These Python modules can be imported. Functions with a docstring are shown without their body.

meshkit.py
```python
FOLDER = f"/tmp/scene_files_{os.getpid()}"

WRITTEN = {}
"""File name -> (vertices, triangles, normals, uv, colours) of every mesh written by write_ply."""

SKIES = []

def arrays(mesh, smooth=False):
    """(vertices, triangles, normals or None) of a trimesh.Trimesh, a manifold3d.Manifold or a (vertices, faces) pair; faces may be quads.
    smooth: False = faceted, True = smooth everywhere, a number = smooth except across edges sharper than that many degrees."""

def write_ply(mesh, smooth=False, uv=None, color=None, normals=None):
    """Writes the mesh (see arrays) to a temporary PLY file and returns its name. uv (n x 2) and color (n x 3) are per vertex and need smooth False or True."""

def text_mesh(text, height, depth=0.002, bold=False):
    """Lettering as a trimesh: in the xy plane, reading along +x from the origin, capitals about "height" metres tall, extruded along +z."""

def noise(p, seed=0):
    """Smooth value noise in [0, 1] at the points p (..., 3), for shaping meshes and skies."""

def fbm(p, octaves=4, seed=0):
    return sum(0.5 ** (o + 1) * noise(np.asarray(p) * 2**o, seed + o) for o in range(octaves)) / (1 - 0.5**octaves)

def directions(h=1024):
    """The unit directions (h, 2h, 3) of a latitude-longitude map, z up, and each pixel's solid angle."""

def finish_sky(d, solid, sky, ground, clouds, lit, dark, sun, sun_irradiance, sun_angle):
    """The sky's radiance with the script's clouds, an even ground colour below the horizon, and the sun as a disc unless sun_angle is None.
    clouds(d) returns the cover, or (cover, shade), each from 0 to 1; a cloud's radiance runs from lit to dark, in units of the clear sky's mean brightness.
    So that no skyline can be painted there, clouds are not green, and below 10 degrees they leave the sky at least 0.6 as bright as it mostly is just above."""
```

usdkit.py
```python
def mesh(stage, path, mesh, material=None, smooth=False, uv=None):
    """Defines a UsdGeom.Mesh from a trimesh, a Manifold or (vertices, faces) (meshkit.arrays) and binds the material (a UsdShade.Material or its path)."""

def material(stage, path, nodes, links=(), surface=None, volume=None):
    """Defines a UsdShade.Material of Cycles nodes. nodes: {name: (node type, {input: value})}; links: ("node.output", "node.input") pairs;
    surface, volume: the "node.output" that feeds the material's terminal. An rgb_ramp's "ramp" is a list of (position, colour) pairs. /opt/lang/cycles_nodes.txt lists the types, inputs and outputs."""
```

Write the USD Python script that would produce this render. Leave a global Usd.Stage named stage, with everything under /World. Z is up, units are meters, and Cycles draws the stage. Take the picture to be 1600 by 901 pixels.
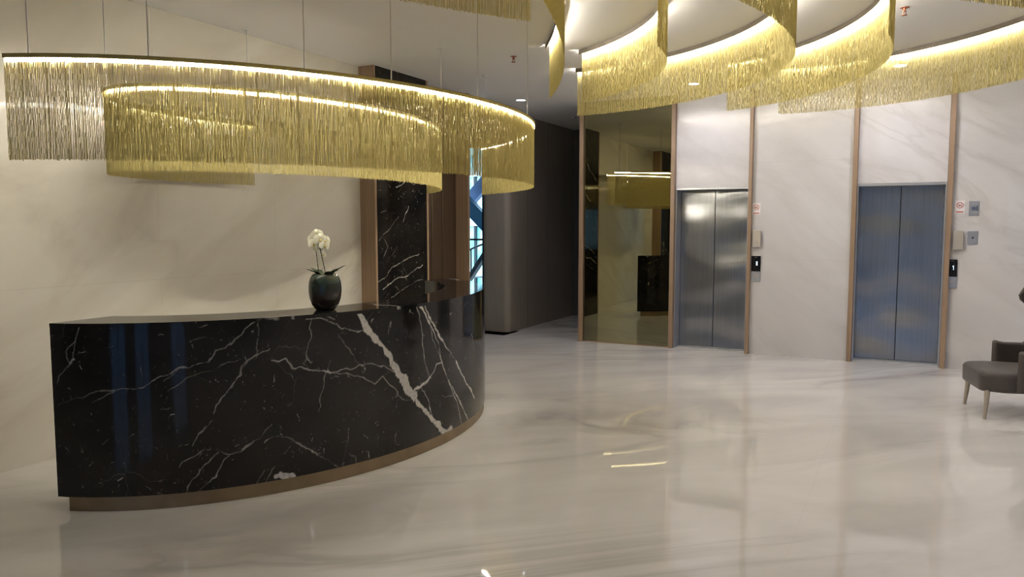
import math, random
import numpy as np, trimesh, manifold3d
import shapely.geometry as sg
from scipy.interpolate import splprep, splev
from pxr import Usd, UsdGeom, UsdLux, UsdShade, Gf, Sdf
import usdkit, meshkit

stage = Usd.Stage.CreateInMemory()
UsdGeom.SetStageUpAxis(stage, 'Z'); UsdGeom.SetStageMetersPerUnit(stage, 1.0)
world = UsdGeom.Xform.Define(stage, '/World'); stage.SetDefaultPrim(world.GetPrim())
RNG = np.random.default_rng(7); random.seed(7)

# ------------------------------------------------------------------ camera, sky, exposure
CAM_Z, PITCH, YAW = 1.63, math.radians(4.77), math.radians(27.34)
cam = UsdGeom.Camera.Define(stage, '/World/camera')
cam.CreateHorizontalApertureAttr(36.0); cam.CreateVerticalApertureAttr(36.0 * 901 / 1600)
cam.CreateFocalLengthAttr(36.0 * 1194 / 1600); cam.CreateClippingRangeAttr(Gf.Vec2f(0.05, 500))
_F = np.array([-math.sin(YAW) * math.cos(PITCH), math.cos(YAW) * math.cos(PITCH), -math.sin(PITCH)])
_R = np.array([math.cos(YAW), math.sin(YAW), 0.0]); _U = np.cross(_R, _F)
cam.AddTransformOp().Set(Gf.Matrix4d(*_R, 0, *_U, 0, *(-_F), 0, 0, 0, CAM_Z, 1))
EXPOSURE = -0.55
cam.CreateExposureAttr(EXPOSURE)
SKY = 3.5            # daylight outside
LED_A, LED_C = 950.0, 900.0   # radiance of the LED tapes: hanging curtains, ceiling curtains
LED_B = 560.0        # the smaller hanging curtain, close to the wall
LAMP = 700.0         # radiance of a downlight lens
dome = UsdLux.DomeLight.Define(stage, '/World/sky_light')
dome.CreateColorAttr(Gf.Vec3f(0.62, 0.82, 1.0)); dome.CreateIntensityAttr(SKY)

# ------------------------------------------------------------------ helpers
_used = {}
def numbered(parent, name):
    k = (parent, name); n = _used.get(k, 0); _used[k] = n + 1
    return name if n == 0 else '%s_%03d' % (name, n)
def setdata(prim, label=None, category=None, group=None, kind=None):
    for k, v in (('label', label), ('category', category), ('group', group), ('kind', kind)):
        if v: prim.SetCustomDataByKey(k, v)
class Node:
    """A thing (Xform at its base) or a part of it; meshes are given in world coordinates."""
    def __init__(self, path, base): self.path, self.base = path, np.asarray(base, float)
    def part(self, name, mesh, mat, smooth=False, label=None, kind=None, parent=None):
        up = parent.path if parent else self.path
        path = up + '/' + numbered(up, name)
        if isinstance(mesh, list): mesh = trimesh.util.concatenate(mesh)
        v, f, n = meshkit.arrays(mesh, smooth)
        m = usdkit.mesh(stage, path, trimesh.Trimesh(v - self.base, f, process=False), mat)
        if n is not None:
            m.CreateNormalsAttr([Gf.Vec3f(*map(float, x)) for x in n]) if len(n) < 3000 else m.CreateNormalsAttr(__import__('pxr').Vt.Vec3fArray.FromNumpy(n.astype(np.float32)))
            m.SetNormalsInterpolation('vertex')
        setdata(m.GetPrim(), label=label, kind=kind)
        q = Node(path, self.base); q.mesh = m; return q
def thing(name, label, category=None, base=(0, 0, 0), group=None, kind=None):
    path = '/World/' + numbered('/World', name)
    x = UsdGeom.Xform.Define(stage, path); x.AddTranslateOp().Set(Gf.Vec3d(*map(float, base)))
    setdata(x.GetPrim(), label, category, group, kind)
    return Node(path, base)
def single(name, mesh, mat, label, category=None, group=None, kind=None, smooth=False):
    path = '/World/' + numbered('/World', name)
    if isinstance(mesh, list): mesh = trimesh.util.concatenate(mesh)
    m = usdkit.mesh(stage, path, mesh, mat, smooth=smooth); setdata(m.GetPrim(), label, category, group, kind); return m

def box(x0, x1, y0, y1, z0, z1):
    b = trimesh.creation.box((x1 - x0, y1 - y0, z1 - z0)); b.apply_translation(((x0 + x1) / 2, (y0 + y1) / 2, (z0 + z1) / 2)); return b
def cbox(x0, x1, y0, y1, z0, z1, c=0.004):
    """box with chamfered edges"""
    c = min(c, (x1 - x0) / 2.2, (y1 - y0) / 2.2, (z1 - z0) / 2.2); P = []
    for X, sx in ((x0, 1), (x1, -1)):
        for Y, sy in ((y0, 1), (y1, -1)):
            for Z, sz in ((z0, 1), (z1, -1)):
                P += [(X + sx * c, Y + sy * c, Z), (X + sx * c, Y, Z + sz * c), (X, Y + sy * c, Z + sz * c)]
    return trimesh.convex.convex_hull(np.array(P))
def prism(poly, z0, z1):
    m = trimesh.creation.extrude_polygon(poly, z1 - z0, engine='earcut'); m.apply_translation((0, 0, z0)); return m
def cyl(p, q, r, r2=None, n=16):
    p, q = np.asarray(p, float), np.asarray(q, float); return tube([p, q], [r, r if r2 is None else r2], n)
def tube(pts, radii, n=8):
    p = np.asarray(pts, float); r = np.broadcast_to(radii, (len(p),)).astype(float)
    t = np.gradient(p, axis=0); t /= np.linalg.norm(t, axis=1, keepdims=True)
    ref = np.array([1.0, 0, 0]) if abs(t[:, 0]).max() < 0.9 else np.array([0, 1.0, 0])
    a = np.cross(t, ref); a /= np.linalg.norm(a, axis=1, keepdims=True); b = np.cross(t, a)
    g = np.arange(n) * 2 * np.pi / n
    v = (p[:, None] + r[:, None, None] * (np.cos(g)[None, :, None] * a[:, None] + np.sin(g)[None, :, None] * b[:, None])).reshape(-1, 3)
    f = []
    for i in range(len(p) - 1):
        for j in range(n):
            k = (j + 1) % n; A, B, C, D = i * n + j, i * n + k, (i + 1) * n + k, (i + 1) * n + j
            f += [(A, B, C), (A, C, D)]
    for j in range(1, n - 1): f += [(0, j + 1, j), ((len(p) - 1) * n, (len(p) - 1) * n + j, (len(p) - 1) * n + j + 1)]
    m = trimesh.Trimesh(v, f, process=False); m.fix_normals(); return m
def lathe(profile, at, n=48):
    m = trimesh.creation.revolve(np.array(profile), sections=n); m.apply_translation(at); return m
def disc_ring(x, y, z0, z1, r0, r1, n=32):
    return lathe([(r0, z0), (r1, z0), (r1, z1), (r0, z1), (r0, z0)], (x, y, 0), n)
def loft(rings, cap=True):
    """rings: list of (n,3) closed loops"""
    n = len(rings[0]); v = np.vstack(rings); f = []
    for i in range(len(rings) - 1):
        for j in range(n):
            k = (j + 1) % n; A, B, C, D = i * n + j, i * n + k, (i + 1) * n + k, (i + 1) * n + j
            f += [(A, B, C), (A, C, D)]
    if cap:
        for o in (0, len(rings) - 1):
            c = len(v); v = np.vstack([v, v[o * n:(o + 1) * n].mean(0)])
            f += [(c, o * n + (j + 1) % n, o * n + j) if o == 0 else (c, o * n + j, o * n + (j + 1) % n) for j in range(n)]
    m = trimesh.Trimesh(v, f, process=False); m.fix_normals(); return m
def spline(ctrl, step=0.03, smooth=0.002):
    c = np.array(ctrl, float); tck, u = splprep(c.T, s=smooth, k=3)
    d = np.array(splev(np.linspace(0, 1, 4000), tck)).T; s = np.r_[0, np.cumsum(np.linalg.norm(np.diff(d, axis=0), axis=1))]
    n = max(8, int(s[-1] / step)); q = np.linspace(0, s[-1], n)
    return np.stack([np.interp(q, s, d[:, 0]), np.interp(q, s, d[:, 1])], 1)
def left_normals(c):
    t = np.gradient(c, axis=0); t /= np.linalg.norm(t, axis=1, keepdims=True); return np.stack([-t[:, 1], t[:, 0]], 1)
def sweep(c, o0, o1, z0, z1):
    """rectangle between left offsets o0..o1 and heights z0..z1 swept along the plan curve c"""
    n = left_normals(c); z = np.ones(len(c))
    rings = [np.column_stack([c + n * o, z * h]) for o, h in ((o0, z0), (o1, z0), (o1, z1), (o0, z1))]
    return loft([np.array([r[i] for r in rings]) for i in range(len(c))])
def ribbon(c, o, z0, z1, o2=None):
    n = left_normals(c); o2 = o if o2 is None else o2
    v = np.vstack([np.column_stack([c + n * o, np.full(len(c), z0)]), np.column_stack([c + n * o2, np.full(len(c), z1)])]); m = len(c)
    return trimesh.Trimesh(v, [q for i in range(m - 1) for q in ((i, i + 1, m + i + 1), (i, m + i + 1, m + i))], process=False)
def chains(c, off, ztop, zbot, spacing=0.0042, r=0.0017, K=18, seed=1):
    """the hanging metal chains of a curtain, each a run of slightly twisted links"""
    rng = np.random.default_rng(seed); n0 = left_normals(c); c = c + n0 * off
    s = np.r_[0, np.cumsum(np.linalg.norm(np.diff(c, axis=0), axis=1))]; N = int(s[-1] / spacing)
    q = np.clip((np.arange(N) + 0.5) * spacing + rng.normal(0, 0.0003, N), 0, s[-1])
    x, y = np.interp(q, s, c[:, 0]), np.interp(q, s, c[:, 1])
    x = x + rng.normal(0, 0.0006, N); y = y + rng.normal(0, 0.0006, N)
    ztops = np.full(N, ztop); zb = zbot + rng.normal(0, 0.0035, N)
    h = np.linspace(0, 1, K + 1)
    top = ztops[:, None] + (zb - ztops)[:, None] * h[None, :-1]; bot = ztops[:, None] + (zb - ztops)[:, None] * h[None, 1:]
    a = rng.uniform(0, 2 * np.pi, (N, K))[:, :, None] + np.arange(3) * 2 * np.pi / 3
    rr = r * rng.uniform(0.85, 1.12, (N, 1, 1))
    X, Y = x[:, None, None] + rr * np.cos(a), y[:, None, None] + rr * np.sin(a)
    v = np.empty((N, K, 2, 3, 3)); v[:, :, 0, :, 0] = v[:, :, 1, :, 0] = X; v[:, :, 0, :, 1] = v[:, :, 1, :, 1] = Y
    v[:, :, 0, :, 2] = top[:, :, None]; v[:, :, 1, :, 2] = bot[:, :, None]
    f = np.array([(j, j + 3, (j + 1) % 3) for j in range(3)] + [((j + 1) % 3, j + 3, (j + 1) % 3 + 3) for j in range(3)])
    f = (np.arange(N * K)[:, None, None] * 6 + f[None]).reshape(-1, 3)
    return trimesh.Trimesh(v.reshape(-1, 3), f, process=False)

# ------------------------------------------------------------------ materials
def mat(name, nodes, links, surface='p.BSDF'): return usdkit.material(stage, '/World/Looks/' + name, nodes, links, surface=surface)
def plain(name, color, rough=0.5, metal=0.0, **kw):
    return mat(name, {'p': ('principled_bsdf', {'base_color': color, 'roughness': rough, 'metallic': metal, **kw})}, [])
def glow(name, color, strength): return mat(name, {'e': ('emission', {'color': color, 'strength': strength})}, [], 'e.emission')

def marble(name, lo, hi, vein, rough, scale=1.0, rot=(0, 0, 0), stretch=(1, 1, 1), amount=0.35, spec=0.5):
    nodes = {'g': ('geometry', {}), 'm': ('mapping', {'mapping_type': 'texture', 'rotation': rot, 'scale': stretch}),
             'n1': ('noise_texture', {'scale': 0.9 * scale, 'detail': 6.0, 'roughness': 0.55, 'distortion': 0.8}),
             'r1': ('rgb_ramp', {'ramp': [(0.3, lo), (0.7, hi)]}),
             'n2': ('noise_texture', {'scale': 0.55 * scale, 'detail': 5.0, 'roughness': 0.5, 'distortion': 1.6}),
             'r2': ('rgb_ramp', {'ramp': [(0.0, (0, 0, 0)), (0.44, (0, 0, 0)), (0.497, (1, 1, 1)), (0.51, (.6, .6, .6)), (0.56, (0, 0, 0)), (1, (0, 0, 0))]}),
             'n3': ('noise_texture', {'scale': 0.35 * scale, 'detail': 1.0}),
             'k': ('map_range', {'from_min': 0.42, 'from_max': 0.62, 'to_min': 0.0, 'to_max': amount, 'clamp': True}),
             'mm': ('math', {'math_type': 'multiply'}),
             'mx': ('mix_color', {'blend_type': 'mix', 'b': vein}),
             'p': ('principled_bsdf', {'roughness': rough, 'ior': 1.5, 'specular_ior_level': spec})}
    links = [('g.position', 'm.vector'), ('m.vector', 'n1.vector'), ('m.vector', 'n2.vector'), ('m.vector', 'n3.vector'), ('n1.fac', 'r1.fac'), ('n2.fac', 'r2.fac'),
             ('n3.fac', 'k.value'), ('r2.color', 'mm.value1'), ('k.result', 'mm.value2'), ('mm.value', 'mx.fac'), ('r1.color', 'mx.a'), ('mx.result', 'p.base_color')]
    return mat(name, nodes, links)
M = {}
M['wall_marble'] = marble('cream_marble', (.60, .565, .50), (.70, .67, .615), (.36, .32, .27), 0.10, 1.1, (0.5, 0.75, 0.6), (0.4, 1.6, 1.6), 0.25, 0.35)
M['lift_marble'] = marble('white_marble', (.535, .515, .515), (.61, .595, .60), (.36, .34, .33), 0.15, 1.1, (0.0, -0.9, 0.0), (0.5, 1.3, 1.7), 0.3, 0.3)
M['floor_marble'] = marble('polished_floor_marble', (.535, .51, .49), (.69, .67, .65), (.36, .34, .32), 0.025, 1.0, (0, 0, 0.75), (2.0, 0.7, 1), 0.8)
M['joint'] = plain('stone_joint', (.55, .52, .48), 0.6)

def black_marble(name, amount=0.07, width=0.010, vs=1.7):
    nodes = {'g': ('geometry', {}), 'w': ('noise_texture', {'scale': 2.5, 'detail': 4.0}),
             'ws': ('vector_math', {'math_type': 'scale', 'scale': 0.55}), 'wa': ('vector_math', {'math_type': 'add'}),
             'm': ('mapping', {'mapping_type': 'texture', 'rotation': (0.7, 0.5, 0.3), 'scale': (1.0, 1.0, 1.0)}),
             'v': ('voronoi_texture', {'feature': 'distance_to_edge', 'scale': vs}),
             'vr': ('map_range', {'from_min': 0.0, 'from_max': width, 'to_min': 1.0, 'to_max': 0.0, 'clamp': True}),
             'n': ('noise_texture', {'scale': 2.2, 'detail': 2.0}),
             'nk': ('map_range', {'from_min': 0.50, 'from_max': 0.66, 'to_min': 0.0, 'to_max': amount, 'clamp': True}),
             'vm': ('math', {'math_type': 'multiply'}),
             's': ('noise_texture', {'scale': 26.0, 'detail': 3.0, 'roughness': 0.6, 'distortion': 1.2}),
             'sk': ('map_range', {'from_min': 0.655, 'from_max': 0.74, 'to_min': 0.0, 'to_max': 0.40, 'clamp': True}),
             'a': ('attribute', {'attribute': 'vein'}),
             'an': ('noise_texture', {'scale': 45.0, 'detail': 3.0}), 'ak': ('map_range', {'from_min': 0.25, 'from_max': 0.5, 'to_min': 0.55, 'to_max': 1.0, 'clamp': True}),
             'am': ('math', {'math_type': 'multiply'}),
             'x1': ('math', {'math_type': 'maximum'}), 'x2': ('math', {'math_type': 'maximum'}),
             'b': ('noise_texture', {'scale': 3.0, 'detail': 5.0}), 'br': ('rgb_ramp', {'ramp': [(0.35, (.005, .005, .006)), (0.7, (.016, .014, .013))]}),
             'mx': ('mix_color', {'blend_type': 'mix', 'b': (.62, .60, .575)}),
             'p': ('principled_bsdf', {'roughness': 0.07, 'ior': 1.5, 'specular_ior_level': 0.4})}
    links = [('g.position', 'w.vector'), ('w.color', 'ws.vector1'), ('g.position', 'wa.vector1'), ('ws.vector', 'wa.vector2'), ('wa.vector', 'm.vector'), ('m.vector', 'v.vector'),
             ('v.distance', 'vr.value'), ('g.position', 'n.vector'), ('n.fac', 'nk.value'), ('vr.result', 'vm.value1'), ('nk.result', 'vm.value2'),
             ('wa.vector', 's.vector'), ('s.fac', 'sk.value'), ('g.position', 'an.vector'), ('an.fac', 'ak.value'), ('a.fac', 'am.value1'), ('ak.result', 'am.value2'),
             ('vm.value', 'x1.value1'), ('sk.result', 'x1.value2'), ('x1.value', 'x2.value1'), ('am.value', 'x2.value2'),
             ('g.position', 'b.vector'), ('b.fac', 'br.fac'), ('br.color', 'mx.a'), ('x2.value', 'mx.fac'), ('mx.result', 'p.base_color')]
    return mat(name, nodes, links)
M['black'] = black_marble('black_marble'); M['black_veined'] = black_marble('black_marble_veined', 0.95, 0.022, 1.5)

def grain(name, c0, c1, rough, sc=(0.025, 0.025, 1.4), scale=1.0):
    return mat(name, {'g': ('geometry', {}), 'm': ('mapping', {'mapping_type': 'texture', 'scale': sc}), 'n': ('noise_texture', {'scale': scale, 'detail': 5.0, 'distortion': 0.4}),
                      'r': ('rgb_ramp', {'ramp': [(0.3, c0), (0.7, c1)]}), 'p': ('principled_bsdf', {'roughness': rough})},
               [('g.position', 'm.vector'), ('m.vector', 'n.vector'), ('n.fac', 'r.fac'), ('r.color', 'p.base_color')])
M['oak'] = grain('light_oak', (.245, .165, .105), (.33, .225, .15), 0.42)
M['dark_wood'] = grain('dark_walnut', (.05, .032, .021), (.08, .052, .035), 0.4)
M['fabric_wall'] = grain('taupe_wall_covering', (.23, .20, .172), (.275, .242, .208), 0.6, (0.012, 0.012, 0.6))
M['dark_wall'] = plain('charcoal_wall', (.05, .05, .052), 0.6)
M['plaster'] = plain('white_plaster', (.87, .86, .86), 0.75)
M['beige_paint'] = plain('beige_paint', (.50, .46, .40), 0.7)
M['bronze'] = mat('brushed_bronze', {'g': ('geometry', {}), 'n': ('noise_texture', {'scale': 6.0, 'detail': 2.0}), 'r': ('rgb_ramp', {'ramp': [(0.3, (.25, .19, .12)), (0.7, (.33, .25, .16))]}),
    'p': ('principled_bsdf', {'metallic': 0.75, 'roughness': 0.38})}, [('g.position', 'n.vector'), ('n.fac', 'r.fac'), ('r.color', 'p.base_color')])
M['mirror'] = plain('bronze_mirror_glass', (.31, .29, .18), 0.0, 1.0)
M['steel'] = mat('brushed_steel', {'g': ('geometry', {}), 'm': ('mapping', {'mapping_type': 'texture', 'scale': (1.0, 1.0, 0.55)}), 'n': ('noise_texture', {'scale': 1.7, 'detail': 0.0}),
    'b': ('bump', {'strength': 1.0, 'distance': 0.035}), 's': ('mapping', {'mapping_type': 'texture', 'scale': (0.004, 1.0, 0.9)}), 'sn': ('noise_texture', {'scale': 1.0, 'detail': 2.0}),
    'rr': ('map_range', {'from_min': 0.3, 'from_max': 0.7, 'to_min': 0.27, 'to_max': 0.31}),
    'p': ('principled_bsdf', {'base_color': (.36, .365, .38), 'metallic': 1.0, 'anisotropic': 0.35})},
    [('g.position', 'm.vector'), ('m.vector', 'n.vector'), ('n.fac', 'b.height'), ('b.normal', 'p.normal'), ('g.position', 's.vector'), ('s.vector', 'sn.vector'), ('sn.fac', 'rr.value'), ('rr.result', 'p.roughness')])
M['steel_plate'] = plain('satin_steel', (.50, .51, .54), 0.35, 0.8)
M['steel_dark'] = plain('dark_steel', (.10, .10, .11), 0.4, 0.8)
M['steel_beige'] = plain('champagne_steel', (.55, .50, .43), 0.4, 0.6)
M['gold'] = mat('gold_anodised_chain', {'p': ('principled_bsdf', {'base_color': (.54, .465, .19), 'roughness': 0.45, 'metallic': 0.3}), 't': ('translucent_bsdf', {'color': (.60, .51, .23)}), 'x': ('mix_closure', {'fac': 0.3})},
    [('p.BSDF', 'x.closure1'), ('t.BSDF', 'x.closure2')], 'x.closure')
M['gold_rim'] = plain('gold_anodised_rim', (.46, .38, .14), 0.5, 0.4)
M['track'] = plain('dark_track', (.13, .11, .09), 0.5, 0.3)
M['led_a'] = glow('led_tape_glow', (1.0, .93, .78), LED_A)
M['led_b'] = glow('led_tape_glow_inner', (1.0, .93, .78), LED_B)
M['led_c'] = glow('led_tape_glow_ceiling', (1.0, .935, .80), LED_C)
M['lamp'] = glow('downlight_lens_glow', (.92, .90, 1.0), LAMP)
M['rod'] = plain('satin_rod', (.72, .70, .70), 0.4, 0.3)
M['white_metal'] = plain('white_metal', (.75, .75, .75), 0.4)
M['black_plastic'] = plain('black_gloss_plastic', (.01, .01, .012), 0.12)
M['screen'] = glow('display_glow', (.75, .9, 1.0), 2.2)
M['blue_plastic'] = plain('blue_plastic', (.08, .10, .16), 0.35)
M['paper'] = plain('sticker_white', (.72, .68, .68), 0.45)
M['red'] = plain('sticker_red', (.48, .16, .13), 0.5)
M['red_brass'] = plain('red_brass', (.42, .13, .07), 0.4, 0.4)
M['ink'] = plain('ink', (.05, .04, .04), 0.5)
M['leather'] = mat('taupe_upholstery', {'g': ('geometry', {}), 'n': ('noise_texture', {'scale': 260.0, 'detail': 2.0}), 'b': ('bump', {'strength': 0.25, 'distance': 0.002}), 'n2': ('noise_texture', {'scale': 5.0}),
    'r': ('rgb_ramp', {'ramp': [(0.3, (.040, .031, .028)), (0.7, (.055, .044, .039))]}), 'p': ('principled_bsdf', {'roughness': 0.55, 'sheen_weight': 0.15})},
    [('g.position', 'n.vector'), ('g.position', 'n2.vector'), ('n.fac', 'b.height'), ('b.normal', 'p.normal'), ('n2.fac', 'r.fac'), ('r.color', 'p.base_color')])
M['leg'] = plain('champagne_leg', (.46, .40, .33), 0.38, 0.5)
M['glaze'] = mat('green_brown_glaze', {'g': ('geometry', {}), 'sx': ('separate_xyz', {}), 'z': ('map_range', {'from_min': 1.10, 'from_max': 1.31, 'to_min': 0.0, 'to_max': 1.0, 'clamp': True}),
    'n': ('noise_texture', {'scale': 14.0, 'detail': 5.0, 'distortion': 0.8}), 'a': ('math', {'math_type': 'multiply_add', 'value2': 0.6}),
    'r': ('rgb_ramp', {'ramp': [(0.3, (.008, .009, .008)), (0.62, (.028, .017, .015)), (0.9, (.014, .020, .018)), (1.0, (.02, .034, .028))]}), 'p': ('principled_bsdf', {'roughness': 0.16})},
    [('g.position', 'sx.vector'), ('sx.z', 'z.value'), ('g.position', 'n.vector'), ('z.result', 'a.value1'), ('n.fac', 'a.value3'), ('a.value', 'r.fac'), ('r.color', 'p.base_color')])
M['soil'] = plain('potting_bark', (.035, .025, .018), 0.9)
M['leaf'] = plain('dark_green_leaf', (.018, .035, .016), 0.35)
M['stem'] = plain('green_brown_stem', (.05, .06, .025), 0.5)
M['petal'] = mat('white_petal', {'p': ('principled_bsdf', {'base_color': (.86, .84, .70), 'roughness': 0.5}), 't': ('translucent_bsdf', {'color': (.85, .83, .66)}), 'x': ('mix_closure', {'fac': 0.3})},
    [('p.BSDF', 'x.closure1'), ('t.BSDF', 'x.closure2')], 'x.closure')
M['lip'] = plain('yellow_lip', (.62, .45, .10), 0.5)
M['glass'] = mat('window_glass', {'t': ('transparent_bsdf', {'color': (.90, .96, .97)}), 'g': ('glossy_bsdf', {'roughness': 0.0}), 'f': ('fresnel', {'IOR': 1.45}), 'x': ('mix_closure', {})},
    [('f.fac', 'x.fac'), ('t.BSDF', 'x.closure1'), ('g.BSDF', 'x.closure2')], 'x.closure')
M['tinted_glass'] = mat('solar_tinted_glass', {'t': ('transparent_bsdf', {'color': (.26, .32, .40)}), 'g': ('glossy_bsdf', {'roughness': 0.0}), 'f': ('fresnel', {'IOR': 1.45}), 'x': ('mix_closure', {})},
    [('f.fac', 'x.fac'), ('t.BSDF', 'x.closure1'), ('g.BSDF', 'x.closure2')], 'x.closure')
M['frame'] = plain('black_frame', (.012, .014, .02), 0.4)
M['brace'] = plain('blue_steel_paint', (.035, .14, .27), 0.45)
M['brace_light'] = plain('pale_blue_cladding', (.30, .38, .62), 0.5)
M['facade'] = mat('aqua_white_facade', {'g': ('geometry', {}), 'm': ('mapping', {'mapping_type': 'texture', 'scale': (0.35, 1, 0.8)}), 'n': ('noise_texture', {'scale': 1.6, 'detail': 3.0}),
    'r': ('rgb_ramp', {'ramp': [(0.4, (.28, .72, .72)), (0.6, (.85, .92, .86))]}), 'p': ('principled_bsdf', {'roughness': 0.6})}, [('g.position', 'm.vector'), ('m.vector', 'n.vector'), ('n.fac', 'r.fac'), ('r.color', 'p.base_color')])
M['terrace'] = plain('terrace_stone', (.30, .30, .31), 0.6)

# ------------------------------------------------------------------ the room
WL, WR, YE, YB, ZC = -5.25, 5.5, 9.92, -6.0, 3.30   # left wall, right wall, lift wall, back wall, ceiling
AL, AY0, AY1, GX0, GX1, CR, CE = -7.6, 8.60, 10.20, -5.80, -5.33, -4.05, 12.80  # alcove, taupe pier, passage
# floor: slabs on a bed
fl = thing('floor', 'polished cream marble floor of large slabs', 'floor', kind='structure')
fl.part('bed', box(AL - 0.3, WR + 0.3, YB - 0.3, CE + 0.3, -0.12, -0.0125), M['joint'])
NX, NY = 9, 13; g_ = 0.00012
for i in range(NX):
    for j in range(NY):
        x0, x1 = WL + (WR - WL) * i / NX, WL + (WR - WL) * (i + 1) / NX; y0, y1 = YB + (YE - YB) * j / NY, YB + (YE - YB) * (j + 1) / NY
        fl.part('slab', box(x0 + g_, x1 - g_, y0 + g_, y1 - g_, -0.012, 0), M['floor_marble'])
fl.part('slab', box(GX0, -4.0, YE, CE, -0.012, 0), M['floor_marble']); fl.part('slab', box(AL, WL, AY0, AY1 + .2, -0.012, 0), M['floor_marble'])
for x0, x1 in ((-2.72, -1.79), (-.55, .37)): fl.part('slab', box(x0, x1, YE, 10.2, -0.012, 0), M['floor_marble'])

# ceiling with round holes for the downlights
LAMPS = [(-4.70, 9.35), (-2.33, 9.22), (-0.14, 9.18), (2.10, 9.18), (2.10, 5.2), (2.10, 1.6), (4.3, 7.2), (4.3, 3.2), (0.6, -2.6)]
poly = sg.box(AL - .3, YB - .3, WR + .3, CE + .3)
for x, y in LAMPS: poly = poly.difference(sg.Point(x, y).buffer(0.075, 24))
single('ceiling', prism(poly, ZC, ZC + 0.12), M['plaster'], 'flat white plaster ceiling over the lobby', 'ceiling', kind='structure')

def panel_grid(node, name, axis, pos, thick, spans, zs, m, gap=0.0003):
    for a0, a1 in spans:
        for z0, z1 in zip(zs[:-1], zs[1:]):
            if axis == 'x': b = box(pos - thick, pos, a0 + gap, a1 - gap, z0 + gap, z1 - gap)
            else: b = box(a0 + gap, a1 - gap, pos, pos + thick, z0 + gap, z1 - gap)
            node.part('marble_panel', b, m)
ZS = [0, 1.2, 2.4, ZC]
wl = thing('wall_left', 'cream marble wall behind the reception desk', 'wall', kind='structure')
wl.part('backing', box(WL - 0.3, WL - 0.021, YB - .3, AY0, 0, ZC), M['joint'])
panel_grid(wl, 'marble_panel', 'x', WL, 0.02, [(YB, -3.2), (-3.2, -0.9), (-.9, 1.5), (2.62, 4.09), (4.09, 5.34), (5.34, 6.6)], ZS, M['wall_marble'])
wl.part('rear_panel', box(WL - 0.02, WL, 1.5, 2.62, 0, ZC), M['dark_wood']); wl.part('recess_panel', box(WL - 0.02, WL, 7.6, 8.55, 0, ZC), M['dark_wood'])
for y in (7.74, 7.98, 8.22): wl.part('batten', cbox(WL, WL + 0.012, y, y + 0.03, 0, ZC, .003), M['dark_wood'])
wl.part('alcove_side', box(AL - .3, WL, AY0 - 0.02, AY0, 0, ZC), M['dark_wall'])
single('wall_alcove', box(AL - 0.3, AL, AY0, AY1 + .2, 0, ZC), M['beige_paint'], 'beige end wall of the alcove beside the window', 'wall', kind='structure')
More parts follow.
